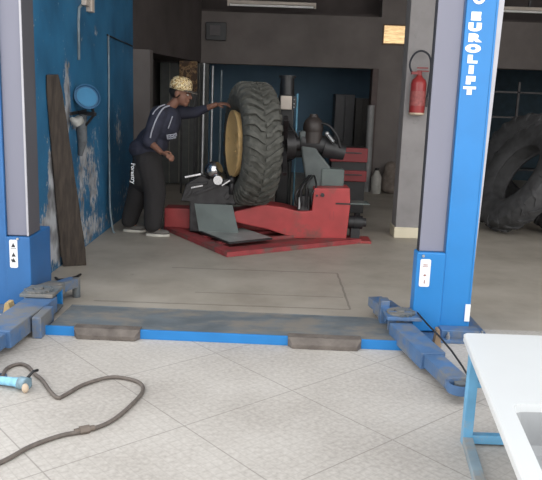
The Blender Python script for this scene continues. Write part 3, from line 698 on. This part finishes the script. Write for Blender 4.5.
limb(b, [shR, elR, wrR], [.055, .042, .028]); limb(b, [shL, elL, wrL], [.055, .042, .028]); b.cyl(shR, shL, .06, .06)
limb(b, [hipc+Vector((.02, -.09, -.02)), knF, anF], [.09, .058, .04]); limb(b, [hipc+Vector((-.02, .09, -.02)), knB, anB], [.09, .058, .04])
limb(b, [anF+Vector((0, 0, -.03)), anF+Vector((.14, -.02, -.065))], [.04, .03]); limb(b, [anB+Vector((0, 0, -.03)), anB+Vector((.13, -.02, -.065))], [.04, .03])
# head: skull, face, jaw, nose, lips, brow, ears; looks right and a little down
HR = Euler((0, radians(12), radians(-14)))
HK = 1.13
HM = Matrix.Translation(head) @ HR.to_matrix().to_4x4()
def hp_(x, y, z): return tuple(HM @ (Vector((x, y, z))*HK))
b.ell(hp_(-.015, 0, .03), (0.1107, 0.0881, 0.1073), HR, n=20); b.ell(hp_(.03, 0, -.035), (0.0746, 0.0678, 0.0881), HR, n=20); b.ell(hp_(.065, 0, -.088), (0.0339, 0.0384, 0.0294), HR)
b.ell(hp_(.085, 0, .025), (0.0203, 0.0621, 0.0158), HR); b.cyl(hp_(.088, 0, .018), hp_(.114, 0, -.022), .009, .016, n=10); b.ell(hp_(.11, 0, -.024), (0.0158, 0.0192, 0.0124), HR)
b.ell(hp_(.092, 0, -.052), (0.0158, 0.0282, 0.0090), HR); b.ell(hp_(.09, 0, -.066), (0.0158, 0.0260, 0.0102), HR)
for s_ in (-1, 1):
    b.ell(hp_(-.01, s_*.08, -.01), (0.0249, 0.0136, 0.0384), HR); b.ell(hp_(.066, s_*.035, -.02), (0.0226, 0.0226, 0.0203), HR)
# hands with five separate fingers
def hand(b, w, d, up, side, curl, sc=1.0):
    d = Vector(d).normalized(); up = Vector(up); up = (up-d*up.dot(d)).normalized(); lat = d.cross(up)*side
    pc = Vector(w)+d*.055*sc
    Rm = Matrix((d, lat, up)).transposed()
    b.ell(pc, (.052*sc, .042*sc, .018*sc), Rm.to_euler())
    for i, (off, L) in enumerate(((-.030, .072), (-.010, .082), (.011, .076), (.030, .06))):
        p = pc+d*.036*sc+lat*off*sc; pts = [p]; ang = radians(curl*.4)
        for s_ in (.45, .32, .26):
            v = d*cos(ang)-up*sin(ang); p = p+v*L*s_*sc; pts.append(p); ang += radians(curl)
        limb(b, pts, [.0095*sc, .009*sc, .0085*sc, .007*sc], n=8)
    p = pc-d*.02*sc-lat*.03*sc; q = p+(-lat*.8+d*.6-up*.3).normalized()*.035*sc; r_ = q+(d*.9-lat*.2-up*.3).normalized()*.032*sc
    limb(b, [p, q, r_], [.012*sc, .011*sc, .008*sc], n=8)
hand(b, wrR, (.85, -.35, -.30), (.2, -.6, .7), 1, 38, 1.05)
hand(b, wrL, (.95, -.1, .12), (-.1, -.3, 1), -1, 30, 1.05)
# neck to body continuity is closed by the voxel union
b.build('body', m_skin, man, remesh=.0065)
# eyes
for s_ in (-1, 1):
    MB().ell(hp_(.083, s_*.029, .004), (.012, .014, .009), HR, n=12).build('eye', mat('eye white', (.5, .48, .45), .3, 0, 0, 5, 0), man, smooth=True)
# hair below the cap
MB().ell(hp_(-.03, 0, .01), (.104, .093, .085), HR, n=18).build('hair', m_hair, man, smooth=True)
# jacket
b = MB()
b.ell(chest, (.185, .22, .215), Euler((0, radians(25), 0))); b.ell(waist+Vector((-.01, 0, 0)), (.18, .20, .20), Euler((0, radians(25), 0))); b.ell(hipc+Vector((-.02, 0, .06)), (.19, .21, .13))
limb(b, [shR, elR], [.095, .08]); b.cyl(elR, elR.lerp(wrR, .35), .072, .05)
limb(b, [shL, elL], [.085, .062]); b.cyl(elL, elL.lerp(wrL, .62), .062, .042); b.cyl(shR, shL, .09, .09)
b.cyl(chest+Vector((.03, 0, .10)), neck+Vector((.0, 0, .02)), .10, .072)
b.ell(waist+Vector((.09, -.06, -.02)), (.06, .1, .10))
jk = b.build('jacket', m_jacket, man, remesh=.011)
def tape(pts, w, m, nm, par):
    MB().tube(spline(pts, 6), w, 6).build(nm, m, par, smooth=True)
tape([(-1.135, 7.605, 1.44), (-1.19, 7.53, 1.41), (-1.255, 7.498, 1.30), (-1.30, 7.476, 1.17), (-1.315, 7.472, 1.10)], .009, m_stripe, 'sleeve_stripe', jk)
tape([(-1.18, 7.59, 1.45), (-1.24, 7.54, 1.42), (-1.30, 7.515, 1.345)], .008, m_stripe, 'sleeve_stripe', jk)
tape([(-1.10, 7.60, 1.33), (-1.12, 7.57, 1.26), (-1.14, 7.56, 1.20)], .007, m_stripe, 'chest_stripe', jk)
tx = Matrix.Translation((-1.10, 7.565, 1.115)) @ FRONT @ Matrix.Rotation(radians(10), 4, 'Z')
c = MB()
for k, (x0, x1, z0, z1) in enumerate(((-.055, .05, .018, .028), (-.05, .055, -.002, .008), (-.055, .045, -.022, -.012), (-.055, -.042, -.02, .025), (-.02, -.008, -.02, .02), (.015, .027, -.02, .022), (.045, .056, 0, .035))):
    c.box(x0, x1, z0, z1, -.003, .003, tx)
cp_ = c.build('chest_print', m_stripe, jk); cp_['label'] = 'pale chest print'
# trousers
b = MB(); b.ell(hipc, (.175, .195, .12))
limb(b, [hipc+Vector((.03, -.09, -.06)), knF+Vector((.0, -.01, .02)), anF+Vector((.0, 0, .03))], [.15, .125, .10])
limb(b, [hipc+Vector((-.03, .09, -.06)), knB+Vector((-.01, .0, .02)), anB+Vector((.0, 0, .03))], [.15, .125, .095])
b.ell((hipc+Vector((-.02, 0, -.2))), (.18, .18, .22))
tr = b.build('trousers', m_pants, man, remesh=.012)
lettering('leg_print', 'Forestry', .066, Matrix.Translation((-1.535, 7.645, .70)) @ FRONT @ Matrix.Rotation(-pi/2, 4, 'Z') @ Matrix.Rotation(radians(-16), 4, 'X'), m_white, tr, .004, .15, 1, .001)
# shoes
for an in (anF, anB):
    b = MB(); b.ell(an+Vector((.0, 0, -.03)), (.07, .052, .055)); b.ell(an+Vector((.10, -.02, -.055)), (.10, .046, .034)); sh_ = b.build('shoe', m_shoe, man, remesh=.008)
    b = MB(); P = [(an.x-.075+ (.135+.135*cos(a))*1.0, an.y-.01+.05*sin(a)*(1+.1*cos(a))) for a in [2*pi*k/20 for k in range(20)]]
    b.prism(P, lambda x, y: (x, y, .001), lambda x, y: (x, y, .028)); b.build('sole', m_sole, sh_, bevel=.004)
# cap
b = MB(); P = []
b.lathe([(.104, .0), (.107, .03), (.10, .07), (.082, .10), (.05, .118), (.0, .123)], Matrix.Translation(hp_(-.012, 0, .032)) @ HR.to_matrix().to_4x4() @ Matrix.Scale(1.17, 4), 32)
cap = b.build('cap', m_cap, man, smooth=True)
bb = MB(); A = []; Bv = []
for k in range(13):
    a = radians(-75+k*12.5); A.append(Vector((.095*cos(a)-.012, .095*sin(a), .045))); Bv.append(Vector((.095*cos(a)-.012+.085*cos(a*1.05)**2, .10*sin(a), .040-.012*cos(a))))
for z in (0,):
    va = [bb.bm.verts.new(hp_(*p)) for p in A]; vb = [bb.bm.verts.new(hp_(*p)) for p in Bv]
    vc = [bb.bm.verts.new(hp_(p.x, p.y, p.z+.006)) for p in A]; vd = [bb.bm.verts.new(hp_(p.x, p.y, p.z+.006)) for p in Bv]
    for i in range(12):
        bb.bm.faces.new((va[i], va[i+1], vb[i+1], vb[i])); bb.bm.faces.new((vc[i], vd[i], vd[i+1], vc[i+1]))
        bb.bm.faces.new((vb[i], vb[i+1], vd[i+1], vd[i])); bb.bm.faces.new((va[i], vc[i], vc[i+1], va[i+1]))
    bb.bm.faces.new((va[0], vb[0], vd[0], vc[0])); bb.bm.faces.new((va[12], vc[12], vd[12], vb[12]))
bb.build('brim', m_capdark, cap, smooth='auto')

# ------------------------------------------------------------------ pillar and back wall things
ex = thing('fire_extinguisher', (1.575, 8.02, 1.43), 'red fire extinguisher with black hose loop hanging on the grey pillar', 'fire extinguisher')
cx, cy = 1.585, 8.005
MB().lathe([(.0, 0), (.06, 0), (.082, .012), (.086, .03), (.086, .34), (.075, .38), (.04, .41), (.03, .43), (0, .43)], Matrix.Translation((cx, cy, 1.43)), 36).build('cylinder', m_extred, ex, smooth='auto')
MB().lathe([(.0865, .1), (.0875, .1), (.0875, .26), (.0865, .26)], Matrix.Translation((cx, cy, 1.43)), 36, closed=True).build('label_band', m_extlabel, ex, smooth='auto')
MB().lathe([(.0, 0), (.06, -.004), (.088, .01), (.088, .028), (.0, .028)], Matrix.Translation((cx, cy, 1.425)), 36).build('foot_ring', m_tan, ex, smooth='auto')
MB().cyl((cx, cy, 1.85), (cx, cy, 1.91), .026, n=16).box(cx-.03, cx+.10, cy-.012, cy+.012, 1.90, 1.915).box(cx-.03, cx+.09, cy-.012, cy+.012, 1.935, 1.95).box(cx-.09, cx-.01, cy-.02, cy+.02, 1.87, 1.90).build('valve', mat('dark red valve', (.2, .03, .03), .5), ex)
MB().tube(spline([(cx-.03, cy, 1.88), (cx-.09, cy, 1.90), (cx-.115, cy, 1.99), (cx-.07, cy, 2.09), (cx+.01, cy, 2.125), (cx+.09, cy, 2.08), (cx+.12, cy, 1.98), (cx+.115, cy, 1.80), (cx+.10, cy, 1.60)], 6), .011, 8).build('hose', m_gap, ex, smooth=True)
MB().cyl((cx+.10, cy, 1.62), (cx+.095, cy, 1.52), .014, .02, n=14).build('nozzle', m_black, ex, smooth='auto')
MB().box(cx-.02, cx+.02, cy+.08, 8.1, 1.78, 1.86).build('wall_hook', m_steel, ex)
pf = thing('framed_picture', (2.0, YB, 2.52), 'square gold picture in a thin brown frame on the back wall', 'picture')
MB().box(1.79, 2.22, YB-.02, YB, 2.525, 2.87).build('frame', m_frame, pf, bevel=.004)
MB().box(1.815, 2.195, YB-.026, YB-.018, 2.555, 2.845).build('picture', m_gold, pf)
jb = thing('junction_box', (-1.06, YB, 2.5), 'dark square electrical box on the wall above the opening', 'box')
MB().box(-1.24, -.89, YB-.06, YB, 2.50, 2.80, bev=.01).build('box_body', m_black, jb); MB().box(-1.17, -.99, YB-.075, YB-.055, 2.58, 2.75).build('box_cover', mat('dark grey cover', (.075, .065, .068), .5), jb, bevel=.004)
def batten(x0, x1, z, label):
    t = thing('ceiling_lamp', ((x0+x1)/2, 12.3, z), label, 'lamp', 'unlit strip lamps above the back openings')
    MB().box(x0, x1, 12.28, 12.36, z+.03, z+.08).build('batten', m_pvc, t, bevel=.004)
    MB().cyl((x0+.04, 12.31, z+.008), (x1-.04, 12.31, z+.008), .019, n=16).build('tube', m_tube, t, smooth='auto')
    MB().box(x0, x0+.03, 12.28, 12.34, z-.012, z+.03).box(x1-.03, x1, 12.28, 12.34, z-.012, z+.03).build('lamp_holder', m_pvc, t)
    MB().box((x0+x1)/2-.02, (x0+x1)/2+.02, 12.30, 12.34, z+.08, 4.4).build('hanger', m_dark, t)
batten(-.87, .62, 3.07, 'pale strip lamp above the left rear opening, left of the gold picture')
batten(3.40, 5.0, 3.12, 'pale strip lamp above the right rear opening, right of the lettered post')
# dark shutter door leaf and standing steel pipes
dr = thing('folding_gate', (-1.3, 12.7, 0), 'dark grey metal folding gate at the left of the rear opening', 'gate')
for k in range(5):
    x0 = -2.0+k*.17
    MB().box(x0, x0+.16, 12.32+.02*(k % 2), 12.35+.02*(k % 2), .03, 2.10).build('panel', mat('dark green grey gate paint', (.075, .08, .078), .5), dr, bevel=.006)
for k in range(1, 5):
    x0 = -2.0+k*.17-.012
    MB().box(x0, x0+.014, 12.305, 12.33, .03, 2.10).build('bead', mat('worn bead', (.2, .19, .17), .5), dr)
for i, (x, r_, zt, lab, m) in enumerate(((-1.23, .032, 2.10, 'thick pale steel pipe standing behind the person, nearest the cap', m_steel), (-1.08, .022, 2.06, 'slim steel pipe standing between the thick pipe and the big tyre', m_steel), (-.93, .018, 2.0, 'thinnest steel pipe standing just left of the big tyre', m_conduit))):
    b = MB().cyl((x, 12.0, 0), (x-.01, 12.24, zt), r_, n=16)
    tag(b.build('steel_pipe', m, smooth='auto'), lab, 'pipe', 'steel pipes standing behind the wheel')
b = MB().box(-1.52, -1.24, 11.2, 11.24, 1.62, 2.08)
po = thing('notice_board', (-1.38, 11.22, 0), 'brown gold printed board standing behind the person\'s cap', 'board')
b.build('board_face', m_poster, po, bevel=.003); MB().box(-1.50, -1.47, 11.24, 11.27, 0, 1.95).box(-1.29, -1.26, 11.24, 11.27, 0, 1.95).build('support', m_dark, po)
for z, a in ((1.93, 'T'), ):
    lettering('print', 'TOR', .11, Matrix.Translation((-1.38, 11.197, 1.93)) @ FRONT, mat('faded gold print', (.2, .12, .06), .6), po, .001)

# power unit right of the wheel
pu = thing('power_unit', (.12, 8.6, 0), 'black machine control column with white box behind the tractor wheel', 'control column')
MB().box(.03, .22, 8.5, 8.72, 0, 1.60, bev=.02).build('cabinet', m_black, pu)
MB().cyl((.13, 8.6, 1.60), (.13, 8.6, 1.80), .09, .08, n=24).cyl((.13, 8.6, 1.80), (.13, 8.6, 1.83), .10, n=24).build('tank', m_black, pu, smooth='auto')
MB().box(.055, .19, 8.42, 8.5, 1.43, 1.59, bev=.01).build('switch_box', m_pvc, pu)
MB().box(.20, .24, 8.43, 8.48, 1.45, 1.58).build('switch_lever', m_black, pu)
for z in (1.50, 1.55, 1.46): MB().ell((.215, 8.425, z), .009, n=8).build('indicator', m_steel, pu, smooth=True)
MB().tube([(.255, 8.5, .1), (.255, 8.5, 1.62)], .012).build('riser_pipe', mat('pale blue pipe', (.13, .3, .42), .4), pu, smooth=True)
MB().tube([(.19, 8.44, .05), (.19, 8.44, .86), (.21, 8.44, .88), (.5, 8.44, .88)], .012).build('riser_pipe', m_greengrey, pu, smooth=True)
for p in ((.15, 1.12), (.2, 1.08), (.24, 1.14), (.17, 1.05)): MB().ell((p[0], 8.46, p[1]), .016, n=10).build('fitting', m_steel, pu, smooth=True)
MB().tube(spline([(.12, 8.45, 1.3), (.2, 8.4, 1.22), (.3, 8.4, 1.05), (.26, 8.4, .9), (.16, 8.42, .82)], 6), .018).build('hose', m_black, pu, smooth=True)
MB().box(.0, .34, 8.38, 8.52, .88, 1.12, bev=.02).build('pump_block', m_black, pu)

# red tool trolley
tt = thing('tool_trolley', (.98, 9.2, 0), 'black tool trolley with red drawers behind the tyre changer', 'tool trolley')
MB().box(.74, 1.19, 9.05, 9.5, .12, .97).build('body', m_black, tt, bevel=.01); m_redd = mat('dull red drawer enamel', (.26, .03, .035), .5, 0, .15, 5, .05)
d = MB().box(.72, 1.20, 9.0, 9.06, .79, .97, bev=.008).build('drawer', m_redd, tt); MB().box(.80, 1.12, 8.985, 9.0, .90, .915).build('handle', m_dark, d)
d = MB().box(.86, 1.20, 9.0, 9.06, .54, .68, bev=.008).build('drawer', m_redd, tt); MB().box(.92, 1.14, 8.985, 9.0, .62, .635).build('handle', m_dark, d)
for x in (.79, 1.14):
    for y in (9.1, 9.45): MB().cyl((x-.015, y, .05), (x+.015, y, .05), .05, n=20).box(x-.02, x+.02, y-.01, y+.01, .05, .12).build('wheel', m_black, tt, smooth='auto')

# dark cabinets in the back room
def cabinet(x0, x1, y, z1, label, m):
    t = thing('storage_cabinet', ((x0+x1)/2, y, 0), label, 'cabinet', 'dark cabinets in the back room')
    MB().box(x0, x1, y, y+.5, .02, z1).build('body', m, t, bevel=.008)
    for a, c in ((x0+.01, (x0+x1)/2-.004), ((x0+x1)/2+.004, x1-.01)):
        d = MB().box(a, c, y-.02, y, .06, z1-.03).build('door', m, t, bevel=.004)
        MB().box(a+.02, a+.035, y-.035, y-.02, z1*.5, z1*.5+.14).build('handle', m_dark, d)
m_cab1 = mat('near black cabinet paint', (.03, .03, .035), .5)
m_cab2 = mat('charcoal cabinet paint', (.05, .045, .04), .5)
cabinet(1.12, 1.50, 13.5, 1.68, 'near black cabinet in the back room in front of the blue wall', m_cab1)
cabinet(1.52, 1.80, 13.6, 1.62, 'charcoal cabinet beside the near black one, next to the door jamb', m_cab2)
b = MB().tube([(1.66, 12.30, 0), (1.655, 12.32, .75), (1.65, 12.34, 1.5)], .06, 16)
tag(b.build('rolled_sheet', mat('pale grey roll', (.24, .24, .24), .6), smooth='auto', base=(1.66, 12.3, 0)), 'tall pale grey roll standing against the opening jamb', 'roll')
cabinet(-.75, .05, 14.2, 1.5, 'wide black cabinet in the back room behind the tractor wheel', m_cab1)

# jug and sacks at the wall right of the opening
jg = thing('oil_jug', (1.9, 12.1, 0), 'pale plastic jug standing beside the brown sack at the back wall', 'jug')
MB().lathe([(0, 0), (.08, 0), (.09, .02), (.09, .28), (.05, .36), (.03, .40), (0, .40)], Matrix.Translation((1.79, 12.12, 0)), 24).build('jug_body', mat('pale grey plastic', (.4, .39, .36), .5), jg, smooth='auto')
MB().cyl((1.79, 12.12, .40), (1.79, 12.12, .44), .036, n=16).build('cap', m_dark, jg, smooth='auto')
b = MB(); b.ell((2.04, 12.2, .22), (.15, .16, .24)); b.ell((2.04, 12.2, .42), (.12, .1, .14)); b.ell((2.04, 12.17, .1), (.15, .17, .12))
for v in b.bm.verts: v.co.z = max(.001, v.co.z)
tag(b.build('sack', m_sack, remesh=.02), 'lumpy brown sack on the floor between the jug and the grey pillar', 'sack')

# old tractor tyres at right
def loose_tyre(cx_, cy_, R, W, nrm, label, lug, flip=0):
    b = make_tyre(R-.03, R*.52, W, 22, lug)
    ax = Vector(nrm).normalized()
    M_ = ax.to_track_quat('Z', 'Y').to_matrix().to_4x4()
    bmesh.ops.transform(b.bm, matrix=M_, verts=b.bm.verts)
    mz = min(v.co.z for v in b.bm.verts); bmesh.ops.translate(b.bm, vec=(cx_, cy_, -mz+.001), verts=b.bm.verts)
    tag(b.build('tractor_tyre', m_rubber2, smooth='auto'), label, 'tyre', 'old tractor tyres at the right')
loose_tyre(3.12, 8.8, .76, .16, (-.85, -.15, .5), 'old grey tractor tyre leaning nearest the lettered right post', .02)
loose_tyre(3.80, 8.75, .74, .16, (-.83, -.2, .5), 'second old grey tractor tyre, at the right edge behind the white tub', .02)
loose_tyre(3.75, 10.3, .74, .2, (-.7, -.6, .2), 'dark tractor tyre standing behind the two leaning ones', .02)

# shelf rack in the right rear opening
rk = thing('shelf_rack', (4.3, 13.2, 0), 'dark shelf rack with blue back in the right rear opening', 'rack')
for x in (3.5, 4.4, 5.3):
    MB().box(x-.02, x+.02, 13.0, 13.04, 0, 2.0).build('upright', m_dark, rk)
for z in (.4, .9, 1.35, 1.8): MB().box(3.5, 5.3, 13.0, 13.4, z, z+.03).build('shelf', m_dark, rk)

# ------------------------------------------------------------------ light, world, camera
w = bpy.data.worlds.new('sky'); S.world = w; w.use_nodes = True
wn = w.node_tree.nodes; wl = w.node_tree.links; bg = wn['Background']
tcw = wn.new('ShaderNodeTexCoord'); sx = wn.new('ShaderNodeSeparateXYZ'); wl.new(tcw.outputs['Generated'], sx.inputs[0])
rw = wn.new('ShaderNodeValToRGB'); rw.color_ramp.elements[0].position = .0; rw.color_ramp.elements[0].color = (1, .98, .95, 1)
rw.color_ramp.elements[1].position = .75; rw.color_ramp.elements[1].color = (.56, .57, .58, 1)
wl.new(sx.outputs[2], rw.inputs[0]); wl.new(rw.outputs[0], bg.inputs[0]); bg.inputs[1].default_value = 2.0

f = 700.; p = radians(11.4); r = radians(2.0)
R0 = Vector((1, 0, 0)); U0 = Vector((0, sin(p), cos(p))); F0 = Vector((0, cos(p), -sin(p)))
CR = R0*cos(r)+U0*sin(r); CU = R0*-sin(r)+U0*cos(r)
cam = bpy.data.cameras.new('camera'); co = bpy.data.objects.new('camera', cam); COL.objects.link(co)
M = Matrix((CR, CU, -F0)).transposed().to_4x4(); M.translation = (0, 0, 1.55); co.matrix_world = M
cam.sensor_fit = 'HORIZONTAL'; cam.sensor_width = 36; cam.lens = f/542*36; cam.clip_start = .05; cam.clip_end = 100
S.camera = co
S.view_settings.view_transform = 'Standard'; S.view_settings.look = 'None'; S.view_settings.gamma = 1; S.view_settings.use_curve_mapping = False
S.view_settings.exposure = .62
for o in COL.objects:
    if '_w' in o: del o['_w']
